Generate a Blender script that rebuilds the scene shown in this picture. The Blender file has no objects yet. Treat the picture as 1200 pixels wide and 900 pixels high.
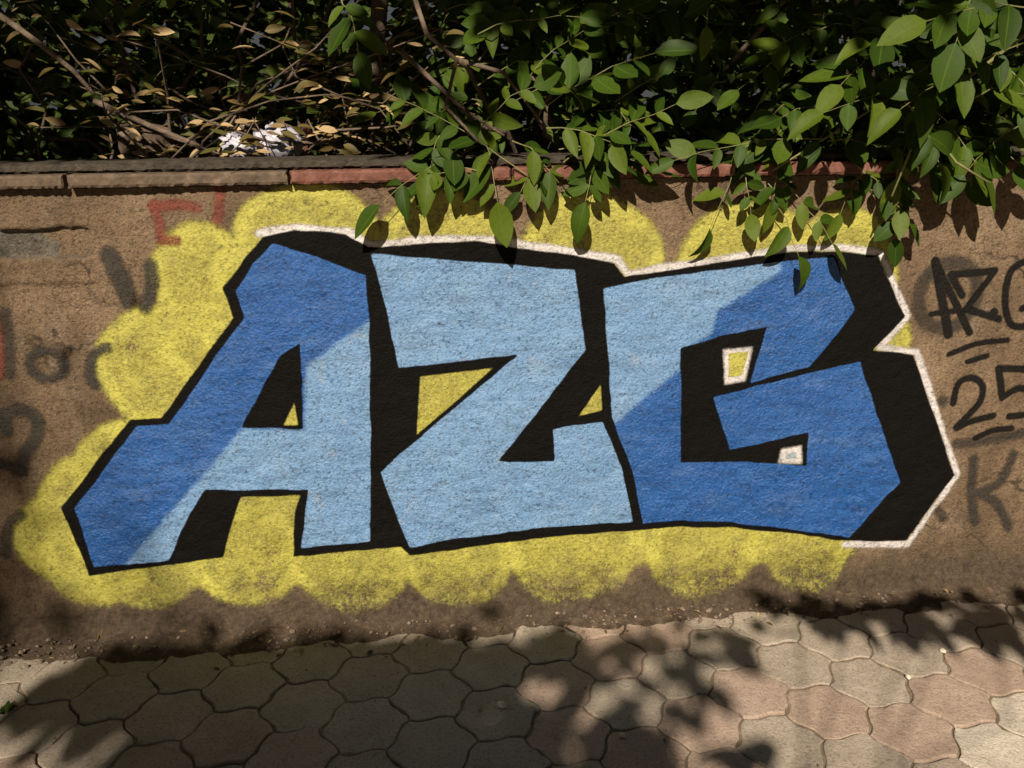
import bpy, math, random
import numpy as np
from mathutils import Vector, Matrix
rng = np.random.default_rng(7); random.seed(7)
scene = bpy.context.scene
C = scene.collection

# ------------------------------------------------------------------ camera
CAM_H, CAM_D = 1.5, 2.34            # eye height, distance to the wall face (m)
F_PX = 940.0                         # focal length in pixels of a 1200 px wide frame
PITCH = math.atan((450 - 170) / F_PX); ROLL = math.radians(-0.84); YAW = math.radians(4.6)
cp, sp = math.cos(PITCH), math.sin(PITCH)
fh = Vector((math.sin(YAW), math.cos(YAW), 0)); rt0 = Vector((math.cos(YAW), -math.sin(YAW), 0))
fwd = fh * cp - Vector((0, 0, sp)); up0 = fh * sp + Vector((0, 0, cp))
rt = rt0 * math.cos(ROLL) + up0 * math.sin(ROLL); upv = up0 * math.cos(ROLL) - rt0 * math.sin(ROLL)
CAM = Vector((0, -CAM_D, CAM_H))
cd = bpy.data.cameras.new('camera'); cam = bpy.data.objects.new('camera', cd); C.objects.link(cam)
m = Matrix((rt, upv, -fwd)).transposed().to_4x4(); m.translation = CAM
cam.matrix_world = m
cd.sensor_width = 36; cd.lens = F_PX / 1200 * 36; cd.clip_end = 500; cd.clip_start = 0.02
scene.camera = cam

# ------------------------------------------------------------------ light
SUN_EL, SUN_AZ = math.radians(38), math.radians(-14)      # azimuth from straight-on to the wall, negative = from the left
LDIR = Vector((math.sin(SUN_AZ) * math.cos(SUN_EL), -math.cos(SUN_AZ) * math.cos(SUN_EL), math.sin(SUN_EL)))  # towards the light
sd = bpy.data.lights.new('sun', 'SUN'); sd.energy = 3.5; sd.angle = math.radians(.75); sd.color = (1.0, .89, .74)
so = bpy.data.objects.new('sun', sd); C.objects.link(so)
so.rotation_euler = (-LDIR).to_track_quat('-Z', 'Y').to_euler()
W = bpy.data.worlds.new('World'); scene.world = W; W.use_nodes = True
nt = W.node_tree; bg = nt.nodes['Background']
sky = nt.nodes.new('ShaderNodeTexSky'); sky.sky_type = 'NISHITA'; sky.sun_disc = False
sky.sun_elevation = SUN_EL; sky.sun_rotation = math.atan2(LDIR.x, LDIR.y)
hs = nt.nodes.new('ShaderNodeHueSaturation'); hs.inputs['Saturation'].default_value = .1
nt.links.new(sky.outputs[0], hs.inputs['Color']); nt.links.new(hs.outputs[0], bg.inputs['Color'])
bg.inputs['Strength'].default_value = 0.005                 # night: almost no light from the sky
scene.view_settings.view_transform = 'Standard'; scene.view_settings.look = 'None'
scene.view_settings.gamma = 1; scene.view_settings.use_curve_mapping = False
scene.view_settings.exposure = 1.2
scene.render.resolution_x, scene.render.resolution_y = 1024, 768
try:
    scene.render.engine = 'CYCLES'; scene.cycles.transparent_max_bounces = 16; scene.cycles.max_bounces = 5; scene.cycles.diffuse_bounces = 3; scene.cycles.glossy_bounces = 2; scene.cycles.transmission_bounces = 3
except Exception: pass

# ------------------------------------------------------------------ pixel helpers
def ray(x, y): return fwd + rt * ((x - 600) / F_PX) - upv * ((y - 450) / F_PX)
def at_out(x, y, out):                # point on the vertical plane that stands `out` metres in front of the wall
    d = ray(x, y); return CAM + d * ((-out - CAM.y) / d.y)
def at_ground(x, y, z=0.0):
    d = ray(x, y); return CAM + d * ((z - CAM.z) / d.z)
def wp(x, y):
    p = at_out(x, y, 0.0); return (p.x, p.z)
def wpoly(pts): return np.array([wp(*p) for p in pts])
MPP = (Vector(wp(700, 450)) - Vector(wp(600, 450))).length / 100     # metres per pixel on the wall

# ------------------------------------------------------------------ scene helpers
def link(o, parent=None):
    C.objects.link(o)
    if parent is not None: o.parent = parent
    return o
def tag(o, label=None, cat=None, group=None, kind=None):
    for k, v in (('label', label), ('category', cat), ('group', group), ('kind', kind)):
        if v: o[k] = v
    return o
def empty(name, loc=(0, 0, 0)):
    o = bpy.data.objects.new(name, None); o.location = loc; o.empty_display_size = .1; return link(o)
def mesh_obj(name, verts, faces, mat, parent=None, smooth=False, attrs=None):
    me = bpy.data.meshes.new(name)
    verts = np.asarray(verts, dtype=np.float32)
    if isinstance(faces, np.ndarray):
        n, k = faces.shape
        me.vertices.add(len(verts)); me.vertices.foreach_set('co', verts.ravel())
        me.loops.add(n * k); me.loops.foreach_set('vertex_index', faces.astype(np.int32).ravel())
        me.polygons.add(n); me.polygons.foreach_set('loop_start', np.arange(0, n * k, k, dtype=np.int32))
        me.update(calc_edges=True)
    else:
        me.from_pydata(verts.tolist(), [], faces)
    if attrs:
        for an, arr in attrs.items():
            a = me.attributes.new(an, 'FLOAT', 'POINT'); a.data.foreach_set('value', np.asarray(arr, dtype=np.float32))
    if smooth: me.polygons.foreach_set('use_smooth', np.ones(len(me.polygons), dtype=bool))
    if mat: me.materials.append(mat)
    o = bpy.data.objects.new(name, me); link(o)
    if parent is not None:
        o.parent = parent; o.matrix_parent_inverse = world_of(parent).inverted()
    return o
def world_of(p):
    m4 = p.matrix_basis.copy()
    while p.parent is not None: m4 = p.parent.matrix_basis @ p.matrix_parent_inverse @ m4; p = p.parent
    return m4
def tube(pts, radii, sides=6):
    pts = [Vector(p) for p in pts]; V = []; Fc = []
    for i, p in enumerate(pts):
        t = (pts[min(i + 1, len(pts) - 1)] - pts[max(i - 1, 0)]).normalized()
        a = t.orthogonal().normalized() if i == 0 else (a - t * a.dot(t)).normalized()
        b = t.cross(a)
        for k in range(sides):
            th = 2 * math.pi * k / sides
            V.append(p + (a * math.cos(th) + b * math.sin(th)) * radii[i])
    for i in range(len(pts) - 1):
        for k in range(sides):
            q = (k + 1) % sides
            Fc.append((i * sides + k, i * sides + q, (i + 1) * sides + q, (i + 1) * sides + k))
    Fc.append(tuple(range(sides))[::-1]); Fc.append(tuple((len(pts) - 1) * sides + k for k in range(sides)))
    return V, Fc
def join(parts):
    V, Fc = [], []
    for v, f in parts:
        n = len(V); V += list(v); Fc += [tuple(i + n for i in q) for q in f]
    return V, Fc
def wander(p0, p1, n=6, amp=.05, sag=0.0):
    p0, p1 = Vector(p0), Vector(p1); out = []
    for i in range(n + 1):
        t = i / n; p = p0.lerp(p1, t)
        if 0 < i < n: p += Vector((random.gauss(0, amp), random.gauss(0, amp), random.gauss(0, amp)))
        p.z += sag * 4 * t * (1 - t); out.append(p)
    return out

def vnoise(x, z, scale, seed, octaves=1):
    r = np.random.default_rng(seed); T = r.random((64, 64)); out = np.zeros_like(x); amp = 1; tot = 0
    for o in range(octaves):
        u, v = x / scale * 2 ** o + 17.3 * o, z / scale * 2 ** o + 5.1 * o
        iu, iv = np.floor(u).astype(int), np.floor(v).astype(int); fu, fv = u - iu, v - iv
        fu, fv = fu * fu * (3 - 2 * fu), fv * fv * (3 - 2 * fv)
        g = lambda a, b: T[a % 64, b % 64]
        out += amp * ((g(iu, iv) * (1 - fu) + g(iu + 1, iv) * fu) * (1 - fv) + (g(iu, iv + 1) * (1 - fu) + g(iu + 1, iv + 1) * fu) * fv)
        tot += amp; amp *= .5
    return out / tot - .5

# ------------------------------------------------------------------ materials
class N:
    def __init__(s, name):
        s.m = bpy.data.materials.new(name); s.m.use_nodes = True; s.t = s.m.node_tree
        s.b = s.t.nodes['Principled BSDF']; s.out = s.t.nodes['Material Output']
    def n(s, typ, **kw):
        x = s.t.nodes.new(typ)
        for k, v in kw.items(): setattr(x, k, v)
        return x
    def l(s, a, b): s.t.links.new(a, b)
    def pos(s): return s.n('ShaderNodeNewGeometry').outputs['Position']
    def noise(s, scale, detail=4, rough=.6, vec=None, stretch=None):
        x = s.n('ShaderNodeTexNoise'); x.inputs['Scale'].default_value = scale
        x.inputs['Detail'].default_value = detail; x.inputs['Roughness'].default_value = rough
        v = vec if vec is not None else s.pos()
        if stretch:
            mp = s.n('ShaderNodeMapping'); mp.inputs['Scale'].default_value = stretch; s.l(v, mp.inputs['Vector']); v = mp.outputs[0]
        s.l(v, x.inputs['Vector']); return x.outputs['Fac']
    def ramp(s, fac, stops):
        r = s.n('ShaderNodeValToRGB'); e = r.color_ramp.elements
        while len(e) < len(stops): e.new(.5)
        for el, (p, c) in zip(e, stops):
            el.position = p; el.color = (*c, 1) if isinstance(c, tuple) else (c, c, c, 1)
        s.l(fac, r.inputs['Fac']); return r.outputs['Color']
    def mix(s, fac, a, b, mode='MIX'):
        x = s.n('ShaderNodeMix', data_type='RGBA', blend_type=mode)
        for sock, v in ((x.inputs[0], fac), (x.inputs[6], a), (x.inputs[7], b)):
            if isinstance(v, (int, float)): sock.default_value = v
            elif isinstance(v, tuple): sock.default_value = (*v, 1)
            else: s.l(v, sock)
        return x.outputs[2]
    def math(s, op, a, b=0.0, c=0.0, clamp=False):
        x = s.n('ShaderNodeMath', operation=op, use_clamp=clamp)
        for i, v in enumerate((a, b, c)):
            if isinstance(v, (int, float)): x.inputs[i].default_value = v
            else: s.l(v, x.inputs[i])
        return x.outputs[0]
    def attr(s, name): return s.n('ShaderNodeAttribute', attribute_name=name).outputs['Fac']
    def mrange(s, v, a, b, c=0.0, d=1.0):
        x = s.n('ShaderNodeMapRange', interpolation_type='SMOOTHSTEP')
        s.l(v, x.inputs[0])
        for i, q in enumerate((a, b, c, d)):
            if isinstance(q, (int, float)): x.inputs[i + 1].default_value = q
            else: s.l(q, x.inputs[i + 1])
        return x.outputs[0]
    def bump(s, h, strength=.5, dist=.01):
        x = s.n('ShaderNodeBump'); x.inputs['Strength'].default_value = strength; x.inputs['Distance'].default_value = dist
        s.l(h, x.inputs['Height']); s.l(x.outputs[0], s.b.inputs['Normal'])
    def base(s, c, rough=.8, spec=.3):
        if isinstance(c, tuple): s.b.inputs['Base Color'].default_value = (*c, 1)
        else: s.l(c, s.b.inputs['Base Color'])
        if isinstance(rough, (int, float)): s.b.inputs['Roughness'].default_value = rough
        else: s.l(rough, s.b.inputs['Roughness'])
        s.b.inputs['Specular IOR Level'].default_value = spec
        return s

def wall_bump_height(n):
    a = n.noise(130, 4, .65); b = n.noise(45, 3, .6)
    return n.math('ADD', n.math('MULTIPLY', a, .85), n.math('MULTIPLY', b, .5))

def mat_plaster():
    n = N('brown_plaster')
    c = n.ramp(n.noise(2.2, 6, .62), [(.33, (.080, .052, .030)), (.5, (.175, .117, .068)), (.68, (.29, .205, .127))])
    c = n.mix(n.math('MULTIPLY', n.mrange(n.noise(7, 5, .7), .5, .72), .6), c, (.13, .088, .055))
    c = n.mix(n.math('MULTIPLY', n.mrange(n.noise(5, 6, .75, stretch=(1, 1, .35)), .55, .75), .5), c, (.36, .28, .2))
    c = n.mix(n.mrange(n.noise(160, 3, .7), .3, .72, 0, .55), c, (.08, .055, .035))
    c = n.mix(n.math('MULTIPLY', n.attr('patch'), .92), c, n.ramp(n.noise(30, 5, .7), [(.35, (.04, .037, .03)), (.7, (.16, .14, .11))]))
    vo = n.n('ShaderNodeTexVoronoi', feature='DISTANCE_TO_EDGE'); vo.inputs['Scale'].default_value = 1.7
    wv = n.n('ShaderNodeVectorMath', operation='ADD'); nz = n.n('ShaderNodeTexNoise'); nz.inputs['Scale'].default_value = 6; nz.inputs['Detail'].default_value = 6
    n.l(n.pos(), nz.inputs['Vector']); sc = n.n('ShaderNodeVectorMath', operation='SCALE'); sc.inputs['Scale'].default_value = .35
    n.l(nz.outputs['Color'], sc.inputs[0]); n.l(n.pos(), wv.inputs[0]); n.l(sc.outputs[0], wv.inputs[1]); n.l(wv.outputs[0], vo.inputs['Vector'])
    crack = n.math('MULTIPLY', n.mrange(vo.outputs['Distance'], .012, .003), n.mrange(n.noise(1.6, 3), .47, .56))
    c = n.mix(n.math('MULTIPLY', crack, .75), c, (.025, .018, .012))
    c = n.mix(n.math('MULTIPLY', n.mrange(n.noise(3.2, 6, .75, stretch=(2.2, 1, .25)), .52, .7), .55), c, (.085, .058, .036))
    sp = n.ramp(n.noise(95, 6, .8), [(.36, .2), (.47, .85), (.56, 1.0)]); c = n.mix(.85, c, n.mix(1.0, c, sp, 'MULTIPLY'))
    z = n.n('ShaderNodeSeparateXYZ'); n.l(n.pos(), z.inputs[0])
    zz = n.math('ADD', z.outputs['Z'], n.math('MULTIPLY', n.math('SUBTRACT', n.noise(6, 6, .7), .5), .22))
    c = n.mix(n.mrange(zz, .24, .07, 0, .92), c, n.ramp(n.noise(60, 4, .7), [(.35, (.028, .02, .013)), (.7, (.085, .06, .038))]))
    n.base(c, .85, .25); n.bump(wall_bump_height(n), .85, .012)
    return n.m

def mat_paint(name, col, soft=.004, cov=.97, rough=.45, col2=None, gap=.5, edge_noise=.004, thin=0.0, spec=.4, foot=False, speck=1.0):
    """spray paint: attribute d is the signed distance to the painted shape (m)"""
    n = N(name)
    d = n.attr('d')
    d = n.math('ADD', d, n.math('MULTIPLY', n.math('SUBTRACT', n.noise(70, 4, .7), .5), edge_noise * 2))
    d = n.math('ADD', d, n.math('MULTIPLY', n.math('SUBTRACT', n.noise(420, 2, .6), .5), soft * 1.6))
    a = n.mrange(d, soft, -soft)
    grit = n.mrange(n.noise(190, 4, .7), gap - .1, gap + .1)          # pits of the plaster the spray missed
    miss = n.math('MULTIPLY', grit, 1 - cov)
    if thin: miss = n.math('ADD', miss, n.math('MULTIPLY', n.mrange(n.noise(9, 5, .7), .5, .78), n.math('MULTIPLY', n.mrange(n.noise(140, 3, .7), .42, .6), thin)), clamp=True)
    if foot:                                                           # near the ground the paint is splashed with mud and flakes off
        ring = n.mrange(n.attr('ring'), .012, .035)                    # rims of the sprayed discs are dense, their middles thin
        miss = n.math('MULTIPLY', n.math('MULTIPLY', n.math('ADD', miss, .08), 1.35), n.math('ADD', n.math('MULTIPLY', ring, .75), .25))
        z = n.n('ShaderNodeSeparateXYZ'); n.l(n.pos(), z.inputs[0])
        zz = n.math('ADD', z.outputs['Z'], n.math('MULTIPLY', n.math('SUBTRACT', n.noise(11, 6, .72), .5), .26))
        miss = n.math('ADD', miss, n.math('MULTIPLY', n.mrange(zz, .22, .03), n.mrange(n.noise(70, 6, .8), .3, .62, .35, 1)), clamp=True)
    a = n.math('MULTIPLY', a, n.math('SUBTRACT', 1.0, miss))
    if isinstance(col, tuple): c = n.mix(n.mrange(n.noise(11, 5, .7), .3, .75, 0, .35), col, tuple(v * .72 for v in col))
    else: c = col(n)
    sp1 = n.ramp(n.noise(95, 6, .8), [(.36, .22), (.46, .86), (.56, 1.0)])       # pits and grains the spray covers unevenly
    sp2 = n.ramp(n.noise(7, 4, .6, stretch=(1, 1, 5) if not foot else (2, 1, 2)), [(.3, .68), (.5, .93), (.7, 1.0)])
    c = n.mix(speck, c, n.mix(1.0, n.mix(1.0, c, sp1, 'MULTIPLY'), sp2, 'MULTIPLY'))
    c = n.mix(n.mrange(n.noise(120, 5, .8), .60, .72, 0, .22 * speck), c, n.mix(.45, c, (.6, .6, .58)))
    n.base(c, rough, spec); n.bump(wall_bump_height(n), .75, .010)
    tr = n.n('ShaderNodeBsdfTransparent'); mx = n.n('ShaderNodeMixShader')
    n.l(a, mx.inputs[0]); n.l(tr.outputs[0], mx.inputs[1]); n.l(n.b.outputs[0], mx.inputs[2]); n.l(mx.outputs[0], n.out.inputs['Surface'])
    return n.m
DARKB, LIGHTB = (.010, .074, .265), (.135, .26, .45)
def blue_col(n):
    lm = n.attr('lm')
    lm = n.math('ADD', lm, n.math('MULTIPLY', n.math('SUBTRACT', n.noise(22, 5, .7), .5), .022))
    lm = n.math('ADD', lm, n.math('MULTIPLY', n.math('SUBTRACT', n.noise(320, 2, .6), .5), .016))
    f = n.mrange(lm, .010, -.010)
    dk = n.mix(n.mrange(n.noise(9, 5, .7), .35, .7, 0, .6), DARKB, (.018, .10, .31))
    lt = n.mix(n.mrange(n.noise(8, 5, .72), .4, .75, 0, .55), LIGHTB, (.20, .32, .475))
    lt = n.mix(n.mrange(n.noise(10, 6, .78), .56, .72, 0, .6), lt, (.33, .31, .28))
    c = n.mix(f, dk, lt)
    c = n.mix(n.mrange(n.noise(26, 7, .82), .63, .70, 0, .65), c, (.15, .115, .085))        # chips down to the plaster
    return n.mix(n.mrange(n.noise(5, 5, .7, stretch=(1, 1, 3)), .5, .72, 0, .13), c, (.28, .39, .52))
def yellow_col(n):
    c = n.mix(n.mrange(n.noise(6, 5, .7), .35, .7), (.48, .44, .075), (.39, .36, .07))
    return n.mix(n.mrange(n.noise(16, 5, .75), .58, .76, 0, .6), c, (.21, .20, .08))

def simple(name, stops, scale=20, rough=.8, bump=.4, bscale=120, dist=.004, spec=.3):
    n = N(name); n.base(n.ramp(n.noise(scale, 6, .65), stops), rough, spec); n.bump(n.noise(bscale, 4, .65), bump, dist); return n.m

def mat_leaf(name, a, b, c2, trans=.3, rough=.55):
    n = N(name)
    oi = n.n('ShaderNodeObjectInfo').outputs['Random']
    r = n.math('FRACT', n.math('ADD', oi, n.attr('rnd')))
    col = n.ramp(r, [(0, a), (.55, b), (.97, c2)])
    col = n.mix(n.mrange(n.noise(60, 4, .7), .45, .75, 0, .4), col, tuple(v * .5 for v in b))
    vein = n.mrange(n.math('ABSOLUTE', n.attr('mid')), .0, .10, .5, 0)
    col = n.mix(vein, col, tuple(min(1, v * 1.9) for v in b))
    n.base(col, rough, .16); n.bump(n.noise(90, 3, .6), .25, .002)
    t = n.n('ShaderNodeBsdfTranslucent'); n.l(col, t.inputs['Color'])
    mx = n.n('ShaderNodeMixShader'); mx.inputs[0].default_value = trans
    n.l(n.b.outputs[0], mx.inputs[1]); n.l(t.outputs[0], mx.inputs[2]); n.l(mx.outputs[0], n.out.inputs['Surface'])
    return n.m

M = {}
M['plaster'] = mat_plaster()
M['yellow'] = mat_paint('yellow_spray', yellow_col, soft=.013, cov=.62, rough=.5, edge_noise=.014, gap=.55, thin=.7, foot=True)
M['yellow_in'] = mat_paint('yellow_fill_spray', yellow_col, soft=.002, cov=.85, rough=.5, edge_noise=.002, gap=.58)
M['black'] = mat_paint('black_spray', (.0045, .004, .0035), soft=.003, cov=.86, rough=.62, spec=.06, speck=.10, edge_noise=.0022, gap=.62)
M['white'] = mat_paint('white_spray', (.60, .56, .54), soft=.006, cov=.85, rough=.5, edge_noise=.004, gap=.6)
M['blue'] = mat_paint('blue_spray', blue_col, soft=.0022, cov=.92, rough=.30, edge_noise=.002, gap=.62)
M['paleblue'] = mat_paint('pale_blue_spray', (.36, .44, .47), soft=.003, cov=.8, rough=.5, edge_noise=.003)
M['tagblack'] = mat_paint('black_marker_spray', (.006, .005, .004), soft=.004, cov=.93, rough=.6, edge_noise=.003, gap=.62, speck=.1, spec=.15)
M['tagfade'] = mat_paint('faded_black_spray', (.035, .029, .021), soft=.011, cov=.62, rough=.7, edge_noise=.007, gap=.5)
M['tagghost'] = mat_paint('ghost_black_spray', (.045, .034, .024), soft=.012, cov=.62, rough=.75, edge_noise=.008, gap=.46)
M['tagred'] = mat_paint('faded_red_spray', (.22, .05, .03), soft=.009, cov=.45, rough=.75, edge_noise=.007, gap=.5)
M['cement'] = simple('grey_cement', [(.35, (.024, .019, .013)), (.7, (.062, .049, .034))], 35, bump=.8, bscale=90, dist=.008)
M['clay'] = simple('red_clay', [(.3, (.075, .030, .020)), (.5, (.13, .050, .034)), (.75, (.19, .105, .075))], 30, bump=.6)
M['greyclay'] = simple('weathered_clay', [(.3, (.048, .034, .022)), (.55, (.095, .066, .043)), (.75, (.16, .115, .08))], 30, bump=.6)
M['soil'] = simple('dark_soil', [(.3, (.045, .031, .019)), (.55, (.09, .062, .04)), (.75, (.17, .12, .078))], 45, .95, .9, 150, .012)
M['sand'] = simple('joint_sand', [(.3, (.10, .075, .05)), (.55, (.19, .145, .10)), (.75, (.30, .235, .165))], 40, .95, .8, 260, .004)
M['gravel'] = simple('pale_gravel', [(.3, (.07, .048, .032)), (.55, (.17, .125, .09)), (.75, (.38, .31, .24))], 55, .85)
M['stone'] = simple('pale_stone', [(.3, (.5, .42, .32)), (.7, (.66, .58, .46))], 60, .8)
M['bark'] = simple('brown_bark', [(.3, (.06, .042, .028)), (.7, (.17, .125, .09))], 40, .9, .8, 120, .006)
M['twig'] = simple('green_twig', [(.3, (.10, .11, .035)), (.7, (.19, .17, .07))], 30, .6)
M['bag'] = simple('white_plastic', [(.3, (.20, .195, .24)), (.7, (.48, .46, .52))], 14, .35, .2, 60)
M['leaf'] = mat_leaf('green_leaf', (.022, .046, .004), (.040, .076, .006), (.085, .118, .010))
M['leafdark'] = mat_leaf('dark_leaf', (.030, .055, .010), (.050, .080, .014), (.09, .11, .02))
M['leafdry'] = mat_leaf('dry_leaf', (.055, .062, .012), (.13, .085, .03), (.46, .33, .17), trans=.2, rough=.55)
def mat_paver(name, a, b, c):
    n = N(name)
    col = n.ramp(n.noise(7, 6, .65), [(.3, a), (.55, b), (.78, c)])
    oi = n.n('ShaderNodeObjectInfo').outputs['Random']
    col = n.mix(n.math('MULTIPLY', oi, .15), col, tuple(v * .6 for v in a))
    col = n.mix(n.mrange(n.noise(330, 2, .6),   .38, .62, .3, 0), col, tuple(v * .45 for v in a))
    col = n.mix(n.mrange(n.noise(110, 3, .7), .66, .74, 0, .6), col, (.55, .48, .39))
    col = n.mix(n.mrange(n.noise(24, 6, .8), .58, .7, 0, .45), col, (.14, .105, .075))
    col = n.mix(n.mrange(n.noise(4.5, 6, .75), .52, .74, 0, .4), col, (.16, .12, .085))
    col = n.mix(.8, col, n.mix(1.0, col, n.ramp(n.noise(120, 6, .8), [(.36, .35), (.46, .88), (.56, 1.0)]), 'MULTIPLY'))
    n.base(col, .85, .25); n.bump(n.math('ADD', n.noise(200, 4, .7), n.math('MULTIPLY', n.noise(26, 5, .65), 2.0)), .6, .005); return n.m
M['paver_grey'] = mat_paver('grey_paver', (.32, .265, .205), (.39, .325, .255), (.46, .39, .31))
M['paver_pink'] = mat_paver('pink_paver', (.35, .255, .195), (.42, .31, .24), (.48, .365, .295))
M['paver_pale'] = mat_paver('pale_paver', (.50, .43, .345), (.58, .51, .42), (.65, .58, .49))

# ------------------------------------------------------------------ ground and paving
def sheet_rect(name, x0, x1, y0, y1, z, mat, nx=2, ny=2, amp=0):
    xs, ys = np.meshgrid(np.linspace(x0, x1, nx), np.linspace(y0, y1, ny))
    zs = z + (vnoise(xs, ys, .25, 3, 3) * amp if amp else 0 * xs)
    V = np.stack([xs.ravel(), ys.ravel(), zs.ravel()], 1); i = np.arange(nx * ny).reshape(ny, nx)
    Fq = np.stack([i[:-1, :-1].ravel(), i[:-1, 1:].ravel(), i[1:, 1:].ravel(), i[1:, :-1].ravel()], 1)
    return mesh_obj(name, V, Fq, mat, smooth=True)
tag(sheet_rect('ground', -150, 150, -150, 150, -.03, M['soil']), kind='structure')
bed = tag(sheet_rect('pavement', -4.2, 4.2, -4.6, .06, -.0058, M['sand'], 420, 233, .008), kind='structure')

S = .0802 * CAM_H
TH = math.radians(6.1); q_ox, q_oy = None, None
# lattice of the hexagonal pavers, fitted on the photograph's joints: its origin is the paver seen at pixel (504,762)
org = at_ground(504, 762)
def rot2(v, a): return Vector((v[0] * math.cos(a) - v[1] * math.sin(a), v[0] * math.sin(a) + v[1] * math.cos(a)))
LA = TH - YAW
u = rot2((1.5 * S, -.866 * S), LA); w = rot2((0, -1.732 * S), LA)
GAP = .0022
def paver_mesh(name):
    R = S; corners = [Vector((R * math.cos(math.radians(60 * k)), R * math.sin(math.radians(60 * k)))) for k in range(6)]
    pts = []
    for k in range(6):
        a, b = corners[k], corners[(k + 1) % 6]; e = b - a; nrm = Vector((e.y, -e.x)).normalized()
        sgn = 1 if k < 3 else 1
        for i in range(6):
            t = i / 6
            pts.append(a + e * t + nrm * (.0062 * math.sin(2 * math.pi * t) * sgn))
    def inset(P, d):
        out = []
        n_ = len(P)
        for i in range(n_):
            t = (P[(i + 1) % n_] - P[i - 1]).normalized(); out.append(P[i] + Vector((-t.y, t.x)) * d)
        return out
    rings = [(inset(pts, GAP), -.05), (inset(pts, GAP), -.0028), (inset(pts, GAP + .0012), -.0008), (inset(pts, GAP + .0045), 0)]
    V, Fc = [], []; n_ = len(pts)
    for P, z in rings: V += [(p.x, p.y, z) for p in P]
    for r in range(3):
        for i in range(n_):
            j = (i + 1) % n_; Fc.append((r * n_ + i, r * n_ + j, (r + 1) * n_ + j, (r + 1) * n_ + i))
    Fc.append(tuple(3 * n_ + i for i in range(n_)))
    return V, Fc
pV, pF = paver_mesh('p')
pm = {}; vr = random.Random(3)
for k in ('grey', 'pink', 'pale'):
    pm[k] = []
    for var in range(7):                                  # same mould, different chips and worn edges
        V = [list(v) for v in pV]; n_ = len(V) // 4
        for i in range(n_):
            q = abs(vr.gauss(0, .0011)) + (.007 * vr.random() if vr.random() < .10 else 0)
            for rg in (1, 2, 3):
                v = V[rg * n_ + i]; f_ = 1 - q / math.hypot(v[0], v[1]); v[0] *= f_; v[1] *= f_
                v[2] -= q * .25 if rg < 3 else 0
        me = bpy.data.meshes.new('paver'); me.from_pydata(V, [], pF); me.materials.append(M['paver_' + k]); pm[k].append(me)
PINK = {(5, -1), (6, -1), (7, -1), (8, -2), (9, -3), (4, 0), (2, 0), (2, 1), (3, 1), (-3, 3), (-2, 3), (-4, 4), (3, -1), (1, 3), (9, -1), (8, 0), (6, 1), (10, -3)}
PALE = {(8, -1), (9, -2), (10, -2), (11, -2)}
GREY = {(6, -2), (7, -2), (7, -3), (8, -3), (3, 0), (0, 0), (1, 0), (0, 1), (1, 1), (-1, 1), (-2, 1), (-1, 2), (-2, 2), (-3, 2), (0, 2), (5, 0), (6, 0), (-4, 3), (-5, 3)}
cells = []
for i in range(-40, 41):
    for j in range(-40, 41):
        p = Vector((org.x, org.y)) + u * i + w * j
        if -4 < p.x < 4 and -4.4 < p.y < -.03: cells.append((i, j, p))
# nearest to what the frame shows first: these are objects of their own
fc = Vector((.15, -.5))
cells.sort(key=lambda c: ((c[2].x - fc.x) / 1.5) ** 2 + ((c[2].y - fc.y)) ** 2)
pr = random.Random(5); restV, restF = [], []
for n_, (i, j, p) in enumerate(cells):
    k = 'pink' if (i, j) in PINK else 'pale' if (i, j) in PALE else 'grey' if (i, j) in GREY else pr.choice(['grey'] * 7 + ['pink'])
    z = pr.uniform(-.003, .003); tl = (pr.gauss(0, .009), pr.gauss(0, .009), LA + pr.gauss(0, .008))
    if n_ < 290:
        o = bpy.data.objects.new('paver', pr.choice(pm[k])); o.location = (p.x, p.y, z); o.rotation_euler = tl; link(o, bed)
    else:
        b = len(restV); c_, s_ = math.cos(LA), math.sin(LA)
        restV += [(p.x + a * c_ - d * s_, p.y + a * s_ + d * c_, e + z) for a, d, e in pV]
        restF += [tuple(q + b for q in f) for f in pF]
tag(mesh_obj('outer_pavers', restV, restF, M['paver_grey'], bed), kind='stuff')

# ------------------------------------------------------------------ wall
WX0, WX1 = -3.2, 3.2
Z_TOP = wp(600, 212)[1]                      # underside of the coping
STEP = .006
gx = np.arange(WX0, WX1 + 1e-6, STEP); gz = np.concatenate([[-.06], np.linspace(0, Z_TOP, int(Z_TOP / STEP))])
GX, GZ = np.meshgrid(gx, gz)
lx, _ = wp(100, 250)
z268, z303, z330 = wp(50, 268)[1], wp(50, 302)[1], wp(50, 332)[1]
sm = lambda a, b, v: np.clip((v - a) / (b - a), 0, 1) ** 2 * (3 - 2 * np.clip((v - a) / (b - a), 0, 1))
jit = vnoise(GX, GZ, .05, 21, 3) * .05
left = sm(lx + .012, lx - .012, GX + jit)
PATCH = left * sm(z303 - .006, z303 + .006, GZ + jit * .3) * sm(z268 + .006, z268 - .006, GZ + jit * .3)
LEDGE = left * sm(z330 - .008, z330 + .004, GZ + jit * .25) * sm(z303 + .004, z303 - .004, GZ + jit * .3)
UPPER = left * sm(z268 - .005, z268 + .005, GZ + jit * .3)
OUT = (vnoise(GX, GZ, .5, 1, 2) * .022 + vnoise(GX, GZ, .09, 2, 2) * .008 + vnoise(GX, GZ, .025, 4, 2) * .0034 * (1 + 2.6 * np.exp(-np.clip(GZ, 0, 9) / .16))
       - PATCH * .016 + LEDGE * .008 + UPPER * .004
       + .060 * np.exp(-np.clip(GZ, 0, 9) / .06) + vnoise(GX, GZ, .07, 9, 3) * .05 * np.exp(-np.clip(GZ, 0, 9) / .07))
NX, NZ = len(gx), len(gz); IDX = np.arange(NX * NZ).reshape(NZ, NX)
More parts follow.
